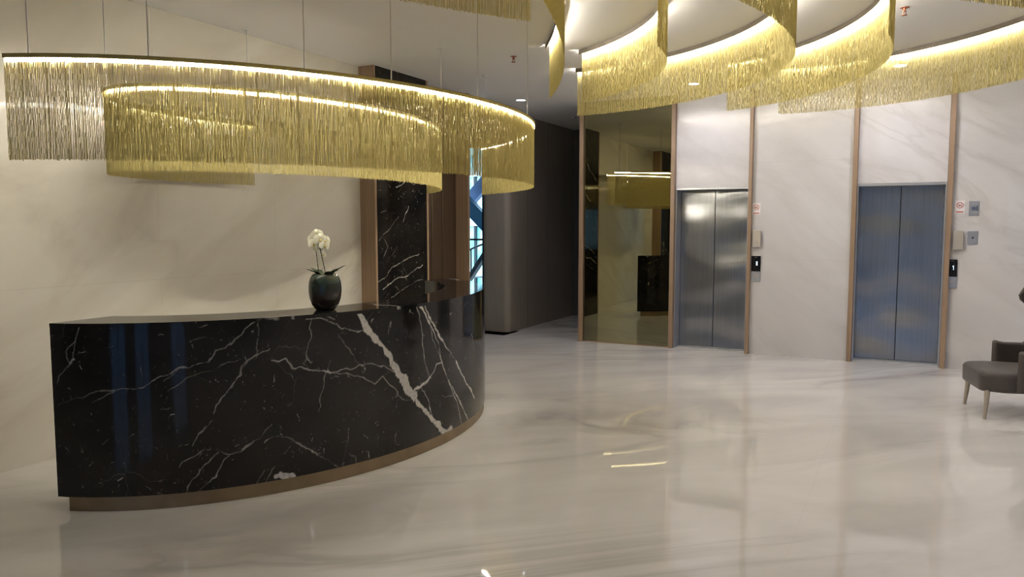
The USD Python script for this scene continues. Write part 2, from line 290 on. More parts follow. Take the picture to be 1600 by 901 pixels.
VEINS=[(0.0206,[(-0.3842,1.112),(-0.3685,1.064),(-0.3291,0.944),(-0.2999,0.878)]),(0.0252,[(-0.3432,0.988),(-0.3291,0.944),(-0.2999,0.878)]),(0.0187,[(-0.2999,0.878),(-0.2722,0.824),(-0.233,0.7)]),(0.0215,[(-0.233,0.7),(-0.2112,0.636),(-0.1857,0.57)]),(0.0341,[(-0.1857,0.57),(-0.1653,0.504),(-0.1347,0.433)]),(0.0151,[(-0.1347,0.433),(-0.1092,0.368),(-0.0756,0.302),(-0.0134,0.178)]),(0.0262,[(-0.0134,0.178),(0.0354,0.09)]),(0.016,[(0.0354,0.09),(0.0855,0.093)]),(0.0075,[(-0.654,0.818),(-0.6313,0.817),(-0.6063,0.82),(-0.5913,0.778),(-0.5798,0.752),(-0.5399,0.754),(-0.5013,0.729),(-0.4678,0.708)]),(0.0064,[(-0.4678,0.708),(-0.4287,0.71),(-0.3927,0.708),(-0.3647,0.726),(-0.3164,0.72),(-0.2733,0.695),(-0.2308,0.638)]),(0.0052,[(-0.4678,0.708),(-0.4044,0.674),(-0.3512,0.642),(-0.3272,0.609),(-0.3076,0.585),(-0.2791,0.628),(-0.2558,0.572),(-0.2261,0.522),(-0.1955,0.44),(-0.172,0.417),(-0.1412,0.413)]),(0.0058,[(-0.5425,1.056),(-0.4977,1.061),(-0.4645,1.023),(-0.4411,0.999),(-0.4282,0.972),(-0.4016,0.959),(-0.3789,0.95),(-0.3484,0.948)]),(0.0055,[(-0.4872,1.071),(-0.4663,1.052),(-0.4472,1.037)]),(0.0035,[(-0.5242,1.073),(-0.5271,0.998),(-0.5299,0.931),(-0.5409,0.85),(-0.5477,0.784)]),(0.0032,[(-0.4417,0.942),(-0.4136,0.879),(-0.385,0.79),(-0.3645,0.738)]),(0.0031,[(-0.4671,0.777),(-0.4872,0.677),(-0.4967,0.578),(-0.5083,0.468)]),(0.0062,[(-0.1202,1.083),(-0.1081,0.973),(-0.0922,0.865),(-0.0896,0.755),(-0.0834,0.666),(-0.0699,0.61),(-0.0596,0.551),(-0.0706,0.504),(-0.0812,0.485)]),(0.0125,[(-0.1343,0.483),(-0.1117,0.483),(-0.0811,0.499),(-0.0524,0.544)]),(0.0124,[(-0.1073,1.081),(-0.0843,1.013),(-0.0498,0.923)]),(0.0084,[(-0.0498,0.923),(-0.0205,0.841),(0.0025,0.774),(0.0138,0.647),(0.06,0.476),(0.0969,0.354),(0.1321,0.263),(0.1533,0.152),(0.1699,0.052)]),(0.0102,[(-0.0838,1.076),(-0.0566,0.98),(-0.0202,0.888),(0.0272,0.781)]),(0.0079,[(0.0272,0.781),(0.0705,0.686),(0.1185,0.596)]),(0.0125,[(0.1185,0.596),(0.1611,0.491),(0.2156,0.382),(0.2649,0.309),(0.3055,0.222)]),(0.0087,[(0.06,0.476),(0.1169,0.345),(0.1653,0.247),(0.2074,0.135),(0.2408,0.034)]),(0.0077,[(-0.0597,0.537),(-0.0338,0.565),(-0.0104,0.613),(0.0178,0.622)]),(0.0071,[(-0.1111,0.556),(-0.0951,0.458),(-0.0644,0.376),(-0.0505,0.3),(-0.0361,0.232),(-0.0134,0.178)]),(0.0052,[(0.0162,0.379),(0.0458,0.352),(0.0919,0.346)]),(0.0051,[(-0.0498,0.923),(-0.0358,0.817),(-0.0058,0.715),(0.0138,0.647)]),(0.0043,[(0.268,0.769),(0.3083,0.626)]),(0.0047,[(-0.2361,0.992),(-0.2473,0.943),(-0.2529,0.909)]),(0.0071,[(-0.2362,0.979),(-0.2392,0.941)]),(0.0036,[(-1.1934,1.089),(-1.2053,1.027),(-1.2169,0.98),(-1.2456,0.94),(-1.2513,0.893),(-1.2436,0.861),(-1.231,0.854),(-1.2578,0.82),(-1.2786,0.787),(-1.2892,0.735)]),(0.0035,[(-1.2169,0.98),(-1.2228,0.919),(-1.2286,0.864)]),(0.0079,[(-1.2374,0.853),(-1.224,0.875)]),(0.0038,[(-1.2882,0.622),(-1.2456,0.642),(-1.2028,0.661),(-1.1777,0.679),(-1.1533,0.694),(-1.0964,0.707),(-1.0547,0.712),(-1.0155,0.72),(-0.9855,0.758),(-0.9524,0.778),(-0.9177,0.804),(-0.8796,0.829),(-0.8364,0.846),(-0.8122,0.899),(-0.7778,0.914),(-0.7425,0.977),(-0.7199,1.023),(-0.6937,1.062)]),(0.0068,[(-0.9342,0.787),(-0.9177,0.807),(-0.8904,0.827)]),(0.0028,[(-0.9531,0.741),(-0.9271,0.783),(-0.9123,0.807)]),(0.0026,[(-1.1689,0.628),(-1.1284,0.664),(-1.0964,0.707)]),(0.0044,[(-0.9433,0.688),(-0.9139,0.714),(-0.89,0.749),(-0.8518,0.781)]),(0.0027,[(-0.8518,0.781),(-0.8193,0.792),(-0.7991,0.819),(-0.7718,0.83),(-0.7445,0.833)]),(0.0041,[(-0.8668,0.416),(-0.8426,0.464),(-0.8223,0.491)]),(0.005,[(-0.8179,0.539),(-0.8063,0.586),(-0.7894,0.628),(-0.7725,0.663),(-0.7553,0.721),(-0.742,0.757),(-0.7358,0.809),(-0.7189,0.837),(-0.6964,0.864)]),(0.0037,[(-0.7651,0.673),(-0.7514,0.736),(-0.7379,0.787),(-0.7171,0.833),(-0.6946,0.859),(-0.6757,0.883),(-0.6568,0.895)]),(0.0031,[(-0.6865,1.049),(-0.6893,0.973),(-0.6959,0.898),(-0.6949,0.84)]),(0.0047,[(-0.9071,0.075),(-0.8952,0.133),(-0.8707,0.185),(-0.8461,0.244),(-0.8293,0.271),(-0.8108,0.298)]),(0.0048,[(-0.8015,0.307),(-0.7798,0.294),(-0.7523,0.295),(-0.728,0.319),(-0.7015,0.351)]),(0.0047,[(-0.8726,0.067),(-0.848,0.127),(-0.8182,0.169),(-0.8009,0.226),(-0.7894,0.266),(-0.7781,0.286)]),(0.0049,[(-0.9225,0.237),(-0.9146,0.269),(-0.898,0.285),(-0.8705,0.303),(-0.8501,0.333)]),(0.0027,[(-0.8501,0.333),(-0.8214,0.315),(-0.8015,0.307)]),(0.0029,[(-0.8841,0.354),(-0.867,0.408),(-0.8427,0.456)]),(0.005,[(-0.7447,0.312),(-0.7203,0.337),(-0.6958,0.357),(-0.6785,0.388),(-0.6514,0.435)]),(0.0056,[(-0.6775,0.325),(-0.6583,0.347),(-0.6352,0.36),(-0.6142,0.337),(-0.5891,0.305),(-0.5538,0.253),(-0.5112,0.204)]),(0.0027,[(-0.5112,0.204),(-0.478,0.15),(-0.4439,0.076)]),(0.0028,[(-0.6848,0.06),(-0.6669,0.125),(-0.649,0.174)]),(0.0032,[(-0.4055,0.333),(-0.4181,0.199),(-0.4306,0.079)]),(0.0027,[(-0.4139,0.172),(-0.3867,0.131),(-0.378,0.063)]),(0.0171,[(-0.6461,0.106),(-0.6324,0.117)]),(0.0193,[(-0.6325,0.113),(-0.6172,0.091)]),(0.0173,[(-0.6172,0.091),(-0.5938,0.074)]),(0.006,[(-1.1046,0.183),(-1.0906,0.201)]),(0.0032,[(-1.1884,0.267),(-1.1713,0.296)]),(0.0046,[(-0.3389,0.138),(-0.3344,0.093)]),(0.004,[(-0.9706,0.587),(-0.9432,0.592)]),(0.0028,[(-1.0206,0.834),(-1.0181,0.776)]),(0.0036,[(-0.8511,1.041),(-0.833,1.054)]),(0.0026,[(-0.8737,0.969),(-0.8341,0.988)]),(0.0026,[(-1.1449,0.388),(-1.1244,0.421)]),(0.0027,[(-0.7668,0.927),(-0.7444,0.969)]),(0.0032,[(-0.7057,0.047),(-0.6971,0.123),(-0.6816,0.157)])]
PIER_VEINS=[(0.0085,[(6.71,0.93),(6.85,0.98),(6.99,1.04),(7.18,1.05),(7.32,1.11),(7.48,1.15)]),(0.0063,[(6.8,1.1),(6.9,1.17),(7.07,1.21),(7.22,1.26),(7.41,1.29)]),(0.0051,[(6.88,1.29),(6.94,1.35),(6.98,1.39)]),(0.0071,[(7.1,1.66),(7.15,1.74),(7.21,1.84)]),(0.0057,[(6.68,1.75),(6.8,1.78)]),(0.0051,[(6.64,1.02),(6.73,1.04),(6.8,1.08)]),(0.0085,[(6.97,2.04),(7.09,2.08),(7.24,2.17)]),(0.0057,[(7.3,2.09),(7.36,2.08)]),(0.0043,[(6.65,1.46),(6.74,1.53),(6.89,1.62),(7.01,1.71)]),(0.004,[(6.87,0.82),(7.09,0.9),(7.34,0.97),(7.49,0.99)]),(0.0046,[(6.74,1.29),(6.81,1.39),(6.74,1.48)]),(0.0085,[(6.7,2.39),(6.83,2.5),(7.02,2.58),(7.25,2.75),(7.51,2.86)]),(0.0057,[(6.77,2.8),(6.96,2.91),(7.13,3.06),(7.26,3.2)])]
def vein_field(S, Z, veins, conv):
    P = np.stack([S * 1.0, Z, np.zeros_like(S)], -1)
    w1 = meshkit.fbm(P * 16, 4, 3) - .5; w2 = meshkit.fbm(P * 16 + 40, 4, 5) - .5
    wide = 0.35 + 1.2 * meshkit.fbm(P * 22 + 9, 3, 8); fade = np.clip(3.2 * meshkit.fbm(P * 9 + 3, 3, 12) - 0.65, 0.30, 1)
    Sx, Zx = S + 0.035 * w1, Z + 0.035 * w2; out = np.zeros_like(S)
    for w, pts in veins:
        q = [(float(conv(t)), z) for t, z in pts]
        for (a0, b0), (a1, b1) in zip(q[:-1], q[1:]):
            pad = w * 2 + 0.03
            k = np.nonzero((Sx > min(a0, a1) - pad) & (Sx < max(a0, a1) + pad) & (Zx > min(b0, b1) - pad) & (Zx < max(b0, b1) + pad))
            if not len(k[0]): continue
            dx, dz = a1 - a0, b1 - b0; L = dx * dx + dz * dz + 1e-12
            u = np.clip(((Sx[k] - a0) * dx + (Zx[k] - b0) * dz) / L, 0, 1)
            dist = np.hypot(Sx[k] - a0 - u * dx, Zx[k] - b0 - u * dz)
            hw = np.maximum(w * wide[k] * (1.0 if w > .0125 else 0.72 if w > .0085 else 0.5), 0.0013)
            out[k] = np.maximum(out[k], np.clip((hw + 0.0018 - dist) / 0.0045, 0, 1) * min(1.0, 0.45 + w * 45) * (1.0 if w > .0085 else fade[k]))
    return out
# black marble piers with oak sides
def pier(name, label, y0, y1, veins=None):
    p = thing(name, label, 'column', (WL, (y0 + y1) / 2, 0), group='black marble wall piers')
    xf = -5.05
    p.part('oak_side', box(WL, xf - 0.0, y0, y0 + 0.02, 0, ZC), M['oak']); p.part('oak_side', box(WL, xf, y1 - 0.02, y1, 0, ZC), M['oak'])
    p.part('oak_edge', cbox(xf, xf + 0.006, y1 - 0.022, y1 + 0.012, 0, ZC, .002), M['oak']); p.part('oak_edge', cbox(xf, xf + 0.006, y0 - 0.012, y0 + 0.022, 0, ZC, .002), M['oak'])
    p.part('core', box(WL, xf - 0.02, y0 + 0.021, y1 - 0.021, 0, ZC), M['dark_wall'])
    if veins:
        Sg, Zg = np.meshgrid(np.linspace(y0 + .0225, y1 - .0225, 150), np.linspace(.001, ZC, 500), indexing='ij'); q = (np.arange(149)[:, None] * 500 + np.arange(499)[None]).ravel()
        v = np.column_stack([np.full(Sg.size, xf + .0003), Sg.ravel(), Zg.ravel()]); f = np.vstack([np.stack([q, q + 500, q + 501], 1), np.stack([q, q + 501, q + 1], 1)])
        nd = p.part('marble_face', trimesh.util.concatenate([trimesh.Trimesh(v, f, process=False), box(xf - .019, xf, y0 + .0225, y1 - .0225, .001, ZC)]), M['black'])
        ve = np.zeros(len(v) + 8); ve[:len(v)] = vein_field(Sg, Zg, veins, lambda t: t).ravel()
        UsdGeom.PrimvarsAPI(nd.mesh).CreatePrimvar('vein', Sdf.ValueTypeNames.FloatArray, 'vertex').Set(__import__('pxr').Vt.FloatArray.FromNumpy(ve.astype(np.float32)))
    for z0, z1 in () if veins else ((0, 1.65), (1.65, ZC)): p.part('marble_face', box(xf - 0.019, xf, y0 + 0.0225, y1 - 0.0225, z0 + .0006, z1 - .0006), M['black_veined'])
pier('wall_pier', 'black marble pier with oak side, just right of the cream wall behind the orchid', 6.60, 7.60, PIER_VEINS)
pier('wall_pier', 'black marble pier left of the cream wall, seen only in the bronze mirror', 1.60, 2.62)
pp = single('trim', cbox(WL, -5.06, 8.55, 8.60, 0, ZC, .004), M['oak'], 'wide oak post beside the bright blue window slit', 'trim', kind='structure')
# taupe pier and passage
gp = sg.box(GX0, AY1, GX1, CE).buffer(-0.09).buffer(0.09, quad_segs=12)
gw = thing('wall_passage', 'taupe wall with a rounded corner between the window slit and the mirror', 'wall', (GX1, AY1, 0), kind='structure')
gw.part('core', prism(gp, 0, ZC), M['fabric_wall'], smooth=40)
for y in (10.85, 11.6, 12.3): gw.part('seam', box(GX1 - .001, GX1 + 0.0012, y, y + 0.004, 0, ZC), M['dark_wall'])
single('wall_far', box(GX0, -3.9, CE - 0.10, CE + .1, 0, ZC), M['dark_wall'], 'charcoal wall closing the narrow passage beside the mirror', 'wall', kind='structure')

# ---- lift wall
we = thing('wall_elevators', 'polished white marble wall with the two elevators', 'wall', (0, YE, 0), kind='structure')
OPEN = [(-2.72, -1.79), (-0.55, 0.37)]; ZD = 2.10; YD = 10.16
for x0, x1 in ((CR, -2.72), (-1.79, -0.55), (0.37, WR + .3)): we.part('backing', box(x0, x1, YE + 0.031, 10.5, 0, ZC), M['joint'])
for x0, x1 in OPEN: we.part('backing', box(x0, x1, YE + 0.04, 10.5, ZD + 0.02, ZC), M['joint'])
panel_grid(we, '', 'y', YE, 0.03, [(-1.75, -0.60), (0.42, 1.60), (1.60, 2.80), (2.80, 4.0), (4.0, WR)], ZS, M['lift_marble'])
for x0, x1 in OPEN: we.part('marble_panel', box(x0, x1, YE + 0.008, YE + 0.038, ZD + .01, ZC), M['lift_marble'])
we.part('passage_side', box(CR - 0.02, CR, YE + .04, CE - .02, 0, ZC), M['dark_wall'])
we.part('end_return', box(CR, -4.0, YE - .02, YE + .03, 0, ZC), M['dark_wall'])
POST = [(-4.06, -4.0, 'narrow oak post at the left edge of the bronze mirror'), (-2.775, -2.722, 'oak post between the bronze mirror and the left elevator'),
        (-1.788, -1.745, 'oak post at the right side of the left elevator'), (-0.605, -0.552, 'oak post at the left side of the right elevator'), (0.372, 0.425, 'oak post at the right side of the right elevator')]
for x0, x1, lab in POST: single('trim', cbox(x0, x1, YE - 0.055, YE + 0.03, 0, ZC, .003), M['oak'], lab, 'trim', kind='structure')
mr = thing('wall_mirror', 'tall bronze tinted mirror between two oak posts left of the elevators', 'mirror', (-3.39, YE, 0))
mr.part('glass', box(-4.0, -2.776, YE - 0.012, YE - 0.004, 0.012, ZC), M['mirror']); mr.part('backing', box(-4.0, -2.776, YE - 0.004, YE + 0.03, 0.0, ZC), M['dark_wall'])
mr.part('bottom_rail', box(-4.0, -2.776, YE - 0.016, YE - 0.004, 0.0, 0.012), M['oak'])
for k, (x0, x1) in enumerate(OPEN):
    d = thing('door_%d' % (k + 1), ['brushed steel double doors of the left elevator, beside the mirror', 'brushed steel double doors of the right elevator, nearer the armchair'][k], 'elevator door', ((x0 + x1) / 2, YD, 0), kind='structure')
    xm = (x0 + x1) / 2; j = 0.014
    d.part('leaf', cbox(x0 + j - .01, xm - 0.0025, YD, YD + 0.03, 0.014, ZD - 0.005, .003), M['steel']); d.part('leaf', cbox(xm + 0.0025, x1 - j + .01, YD - .001, YD + 0.029, 0.014, ZD - 0.005, .003), M['steel'])
    d.part('backing', box(x0, x1, YD + 0.05, YD + 0.06, 0, ZD), M['frame'])
    for s, (a, b) in enumerate(((x0, x0 + j), (x1 - j, x1))): d.part('jamb', box(a, b, YE + 0.012, YD - 0.004, 0, ZD - .02), M['steel_plate'])
    d.part('jamb_return', box(x0, x0 + j + .004, YD - 0.003, YD + 0.045, 0, ZD - .02), M['steel_dark']); d.part('jamb_return', box(x1 - j - .004, x1, YD - 0.003, YD + 0.045, 0, ZD - .02), M['steel_dark'])
    d.part('header', box(x0, x1, YE + 0.006, YD + 0.045, ZD - .02, ZD + 0.009), M['steel_plate']); d.part('sill', box(x0, x1, YD - 0.07, YD + 0.045, 0.001, 0.012), M['steel_plate'])

# ---- hidden sides of the lobby: plain right wall, back wall with glazed entrance
single('wall_right', box(WR, WR + 0.3, YB - .3, YE + .6, 0, ZC), M['beige_paint'], 'plain beige wall closing the right side of the lobby', 'wall', kind='structure')
BW = [(-2.5, -1.3), (-0.6, 0.6), (2.6, 4.2)]; ZW = 2.5
wb = thing('wall_back', 'beige wall with the glazed entrance behind the camera', 'wall', (0, YB, 0), kind='structure')
xs = [WL] + [v for a in BW for v in a] + [WR]
for a, b in zip(xs[0::2], xs[1::2]): wb.part('pier', box(a, b, YB - 0.3, YB, 0, ZC), M['beige_paint'])
wb.part('lintel', box(WL, WR, YB - 0.3, YB, ZW, ZC), M['beige_paint'])
def glazing(name, label, x0, x1, y, z0, z1, mull=0.05, cuts=(), rails=(), glass='glass'):
    w = thing(name, label, 'window', ((x0 + x1) / 2, y, z0), kind='structure')
    for a, b, c, e in ((x0, x0 + mull, z0, z1), (x1 - mull, x1, z0, z1), (x0 + mull, x1 - mull, z0, z0 + mull), (x0 + mull, x1 - mull, z1 - mull, z1)): w.part('frame', box(a, b, y - 0.04, y + 0.04, c, e), M['frame'])
    for c in cuts: w.part('mullion', box(c - mull / 2, c + mull / 2, y - 0.035, y + 0.035, z0 + mull, z1 - mull), M['frame'])
    for c in rails: w.part('rail', box(x0 + mull, x1 - mull, y - 0.03, y + 0.03, c - .014, c + .014), M['frame'])
    e = [x0 + mull] + [v for c in cuts for v in (c - mull / 2, c + mull / 2)] + [x1 - mull]
    for a, b in zip(e[0::2], e[1::2]): w.part('pane', box(a, b, y - 0.004, y + 0.004, z0 + mull, z1 - mull), M[glass])
for k, (a, b) in enumerate(BW): glazing('window_%d' % (k + 2), ['glazed entrance door behind the camera, nearest the desk', 'glazed entrance door behind the camera, middle one', 'glazed window behind the camera, nearest the right wall'][k], a, b, YB - .15, 0.0, ZW, cuts=((a + b) / 2,), glass='tinted_glass')
glazing('window_1', 'tall narrow window with a bright blue view between oak post and taupe wall', AL, GX0, AY1 + 0.15, 0, 2.86, 0.05, cuts=(-6.75,), rails=(1.40,))
single('wall_over_window', box(AL - .3, GX0, AY1 + 0.1, AY1 + .25, 2.86, ZC), M['dark_wall'], 'dark wall strip above the narrow blue window', 'wall', kind='structure')

# ------------------------------------------------------------------ outside
single('terrace', box(-40, 40, -40, 45, -0.20, -0.13), M['terrace'], 'grey stone terrace outside the windows', 'terrace', kind='structure')
def bar(p, q, w, d):
    p, q = np.array(p, float), np.array(q, float); t = q - p; L = np.linalg.norm(t); b = trimesh.creation.box((L, d, w)); t /= L
    up = np.array([0, 1.0, 0]); n = np.cross(t, up); Rm = np.eye(4); Rm[:3, 0], Rm[:3, 1], Rm[:3, 2], Rm[:3, 3] = t, up, n, (p + q) / 2; b.apply_transform(Rm); return b
for lab, m, p, q, w in (('steel blue diagonal brace crossing the window slit at head height', 'brace', (-7.3, 11.0, 2.69), (-5.95, 11.0, 1.44), 0.22), ('pale blue diagonal brace rising to the top of the window slit', 'brace_light', (-7.5, 11.35, 1.26), (-5.95, 11.35, 2.75), 0.20), ('thin dark diagonal brace low in the window slit', 'frame', (-7.1, 11.2, 0.02), (-5.95, 11.2, 1.62), 0.07)):
    br = thing('diagonal_brace', lab, 'brace', ((p[0] + q[0]) / 2, p[1], 0), group='diagonal braces outside the window'); br.part('beam', bar(p, q, w, 0.12), M[m]); br.part('post', box(q[0] - .04, q[0] + .04, p[1] - .06, p[1] + .06, -.13, max(p[2], q[2])), M[m])
arc = [(-6.9 + 1.1 * k / 12, 11.6, 1.16 + 0.16 * math.sin(math.pi * k / 12)) for k in range(13)]
rl = thing('terrace_railing', 'dark bowed railing outside the window slit', 'railing', (-6.4, 11.6, 0)); rl.part('handrail', tube(arc, 0.018), M['frame'])
for k in (1, 6, 11): rl.part('baluster', cyl((arc[k][0], 11.6, -.13), arc[k], 0.012, n=8), M['frame'])
tb = thing('terrace_table', 'round white table outside the window slit', 'table', (-6.75, 11.95, -.13)); tb.part('tabletop', lathe([(0, .70), (.32, .70), (.33, .715), (.32, .73), (0, .73)], (-6.75, 11.95, 0)), M['white_metal'], smooth=40); tb.part('leg', cyl((-6.75, 11.95, -.12), (-6.75, 11.95, .70), .03), M['white_metal']); tb.part('foot', lathe([(0, -.13), (.2, -.13), (.2, -.115), (0, -.11)], (-6.75, 11.95, 0)), M['white_metal'])
bd = thing('far_building', 'pale aqua and white building seen through the window slit', 'building', (-10, 17, 0))
bd.part('facade', box(-14, -7, 17, 18, -.13, 5.2), M['facade'])
for k in range(4): bd.part('floor_band', box(-14, -7, 16.9, 17, 0.35 + 1.25 * k, 0.47 + 1.25 * k), M['white_metal'])
for k in range(9): bd.part('window_post', box(-13.6 + .75 * k, -13.54 + .75 * k, 16.93, 17, -.13, 5.2), M['frame'])

# ------------------------------------------------------------------ reception desk
EX, EY, EA, EB, TC, ZT = -4.703, 4.654, 1.695, 2.149, 1.301, 1.08
def ell(t, inset=0.0): return np.stack([EX + (EA - inset) * np.cos(t), EY + (EB - inset) * np.sin(t)], -1)
tt = np.linspace(-TC, TC, 6001); ss = np.r_[0, np.cumsum(np.linalg.norm(np.diff(ell(tt), axis=0), axis=1))]
T2S = lambda t: np.interp(t, tt, ss); S2T = lambda s: np.interp(s, ss, tt)
desk = thing('reception_desk', 'curved black marble reception desk with white veins and bronze plinth', 'reception desk', (-3.7, EY, 0))
Zb, Zs = 0.085, ZT - 0.0215
cuts = [-TC, -0.647, 0.36, 0.85, TC]
for k, (t0, t1) in enumerate(zip(cuts[:-1], cuts[1:])):
    s0, s1 = T2S(t0) + 0.0005, T2S(t1) - 0.0005
    fine = k < 2; ns = int((s1 - s0) / (0.0045 if fine else 0.03)); nz = int((Zs - Zb) / (0.0045 if fine else 0.1))
    S, Z = np.meshgrid(np.linspace(s0, s1, ns), np.linspace(Zb, Zs, nz), indexing='ij'); XY = ell(S2T(S)); XI = ell(S2T(S[:, [0, -1]]), 0.02)
    v = np.concatenate([XY, Z[..., None]], -1).reshape(-1, 3)
    i, j = np.meshgrid(np.arange(ns - 1), np.arange(nz - 1), indexing='ij'); q = (i * nz + j).ravel()
    f = np.vstack([np.stack([q, q + nz, q + nz + 1], 1), np.stack([q, q + nz + 1, q + 1], 1)])
    # back of the slab, coarse, closed along its four edges
    nb = len(v); vi = np.concatenate([ell(S2T(S[:, 0]), 0.02)[:, None, :].repeat(2, 1), np.stack([np.full(ns, Zb), np.full(ns, Zs)], 1)[..., None]], -1).reshape(-1, 3)
    v = np.vstack([v, vi]); ii = np.arange(ns - 1); B0 = nb + 2 * ii
    f = np.vstack([f, np.stack([B0, B0 + 1, B0 + 3], 1), np.stack([B0, B0 + 3, B0 + 2], 1),
                   np.stack([ii * nz, B0, B0 + 2], 1), np.stack([ii * nz, B0 + 2, (ii + 1) * nz], 1),
                   np.stack([ii * nz + nz - 1, B0 + 3, B0 + 1], 1), np.stack([ii * nz + nz - 1, (ii + 1) * nz + nz - 1, B0 + 3], 1)])
    for e, o in ((0, 1), (ns - 1, -1)): f = np.vstack([f, [(e * nz, e * nz + nz - 1, nb + 2 * e + 1)[::o], (e * nz, nb + 2 * e + 1, nb + 2 * e)[::o]]])
    p = desk.part('front_panel', trimesh.Trimesh(v, f, process=False), M['black'], smooth=False)
    nrm = np.zeros_like(v); c = np.stack([(XY[..., 0] - EX) / EA ** 2, (XY[..., 1] - EY) / EB ** 2, np.zeros_like(Z)], -1).reshape(-1, 3)
    nrm[:nb] = c / np.linalg.norm(c, axis=1, keepdims=True)
    ci = np.column_stack([(vi[:, 0] - EX) / EA ** 2, (vi[:, 1] - EY) / EB ** 2, np.zeros(len(vi))]); nrm[nb:] = -ci / np.linalg.norm(ci, axis=1, keepdims=True)
    from pxr import Vt
    p.mesh.CreateNormalsAttr(Vt.Vec3fArray.FromNumpy(nrm.astype(np.float32))); p.mesh.SetNormalsInterpolation('vertex')
    ve = np.zeros(len(v)); 
    if fine: ve[:nb] = vein_field(S, Z, VEINS, T2S).ravel()
    UsdGeom.PrimvarsAPI(p.mesh).CreatePrimvar('vein', Sdf.ValueTypeNames.FloatArray, 'vertex').Set(Vt.FloatArray.FromNumpy(ve.astype(np.float32)))
DW = 0.36
def band(o0, o1, cutx, z0, z1, n=160):
    t = np.linspace(-math.pi * .55, math.pi * .55, n); pl = sg.Polygon(np.vstack([ell(t, o0), ell(t[::-1], o1)])).intersection(sg.box(cutx, 0, 0, 10)); return prism(pl, z0, z1)
desk.part('countertop', band(0, DW, -4.252, ZT - 0.021, ZT), M['black_veined'])
desk.part('plinth', band(0.012, DW - .03, -4.20, 0, Zb - .0005), M['bronze'], smooth=30)
desk.part('carcass', band(0.022, DW - .02, -4.232, Zb, ZT - 0.022), M['dark_wood'])
ip = sg.Polygon(np.vstack([ell(np.linspace(-1.7, 1.7, 160), DW - 0.019), ell(np.linspace(-1.7, 1.7, 160)[::-1], DW)])).intersection(sg.box(-4.252, 0, 0, 10)); desk.part('inner_panel', prism(ip, Zb, ZT - .0215), M['black'])
for s in (-1, 1):
    y0, y1 = sorted((EY + s * (math.sqrt(1 - ((-4.245 - EX) / (EA - .021)) ** 2) * (EB - .021)), EY + s * (math.sqrt(1 - ((-4.245 - EX) / (EA - DW + .019)) ** 2) * (EB - DW + .019))))
    desk.part('end_panel', box(-4.252, -4.233, y0, y1, Zb, ZT - 0.0215), M['black'])

# ------------------------------------------------------------------ vase and orchid on the desk
VX, VY = -3.345, 3.83
va = thing('vase', 'egg shaped green brown glazed vase on the desk holding the orchid', 'vase', (VX, VY, ZT))
prof = [(0, 0), (.056, 0), (.063, .006), (.085, .035), (.099, .075), (.1045, .115), (.1045, .145), (.101, .18), (.093, .208), (.082, .226), (.075, .233), (.070, .232), (.068, .226), (.078, .215), (.088, .19), (.088, .185), (0, .185)]
va.part('body', lathe(prof, (VX, VY, ZT), 64), M['glaze'], smooth=35)
va.part('bark_filling', lathe([(0, .186), (.086, .186), (.07, .2), (0, .208)], (VX, VY, ZT), 32), M['soil'], smooth=40)
orc = thing('orchid', 'white moth orchid with two stems growing from the vase', 'orchid', (VX, VY, ZT + .2))
RT = np.array([_R[0], _R[1], 0]); TO = np.array([-VX, -VY, 0]); TO /= np.linalg.norm(TO); UPV = np.array([0, 0, 1.0]); B0_ = np.array([VX, VY, ZT])
def pt(a, b, h): return B0_ + RT * a + TO * b + UPV * h
def strap(p0, az, length, rise, droop, width):
    d = RT * math.cos(az) + TO * math.sin(az); side = np.cross(d, UPV); rings = []
    for k in range(11):
        u = k / 10; c = p0 + d * length * u + UPV * (rise * u - droop * u * u); w = width * (math.sin(math.pi * min(1, .12 + .88 * u)) ** .7) + .0015
        rings.append(np.array([c - side * w + UPV * w * .35, c - UPV * .0012, c + side * w + UPV * w * .35, c + UPV * .0012]))
    return loft(rings)
for az, L, ri, dr, w in ((0.15, .115, .10, .02, .016), (2.9, .10, .085, .03, .02), (2.5, .09, .075, .03, .022), (4.2, .09, .075, .03, .02), (1.2, .09, .075, .03, .02), (0.6, .085, .08, .03, .018), (5.6, .10, .085, .03, .018), (3.5, .08, .08, .02, .018)):
    orc.part('leaf', strap(pt(0.02 * math.cos(az), 0.02 * math.sin(az), .209), az, L, ri, dr, w), M['leaf'], smooth=50)
def bez(a, b, c, n=14):
    u = np.linspace(0, 1, n)[:, None]; return (1 - u) ** 2 * a + 2 * u * (1 - u) * b + u * u * c
st1 = bez(pt(.012, 0, .20), pt(-.012, .01, .33), pt(-.035, .03, .43)); st2 = bez(pt(-.035, 0, .20), pt(-.045, 0, .30), pt(-.055, .01, .395))
orc.part('stem', tube(st1, 0.0028, 7), M['stem'], smooth=60); orc.part('stem', tube(st2, 0.0025, 7), M['stem'], smooth=60)
orc.part('support_clip', tube([pt(-.04, 0, .262), pt(-.025, .004, .255), pt(-.010, 0, .268)], .0022, 6), M['stem'])
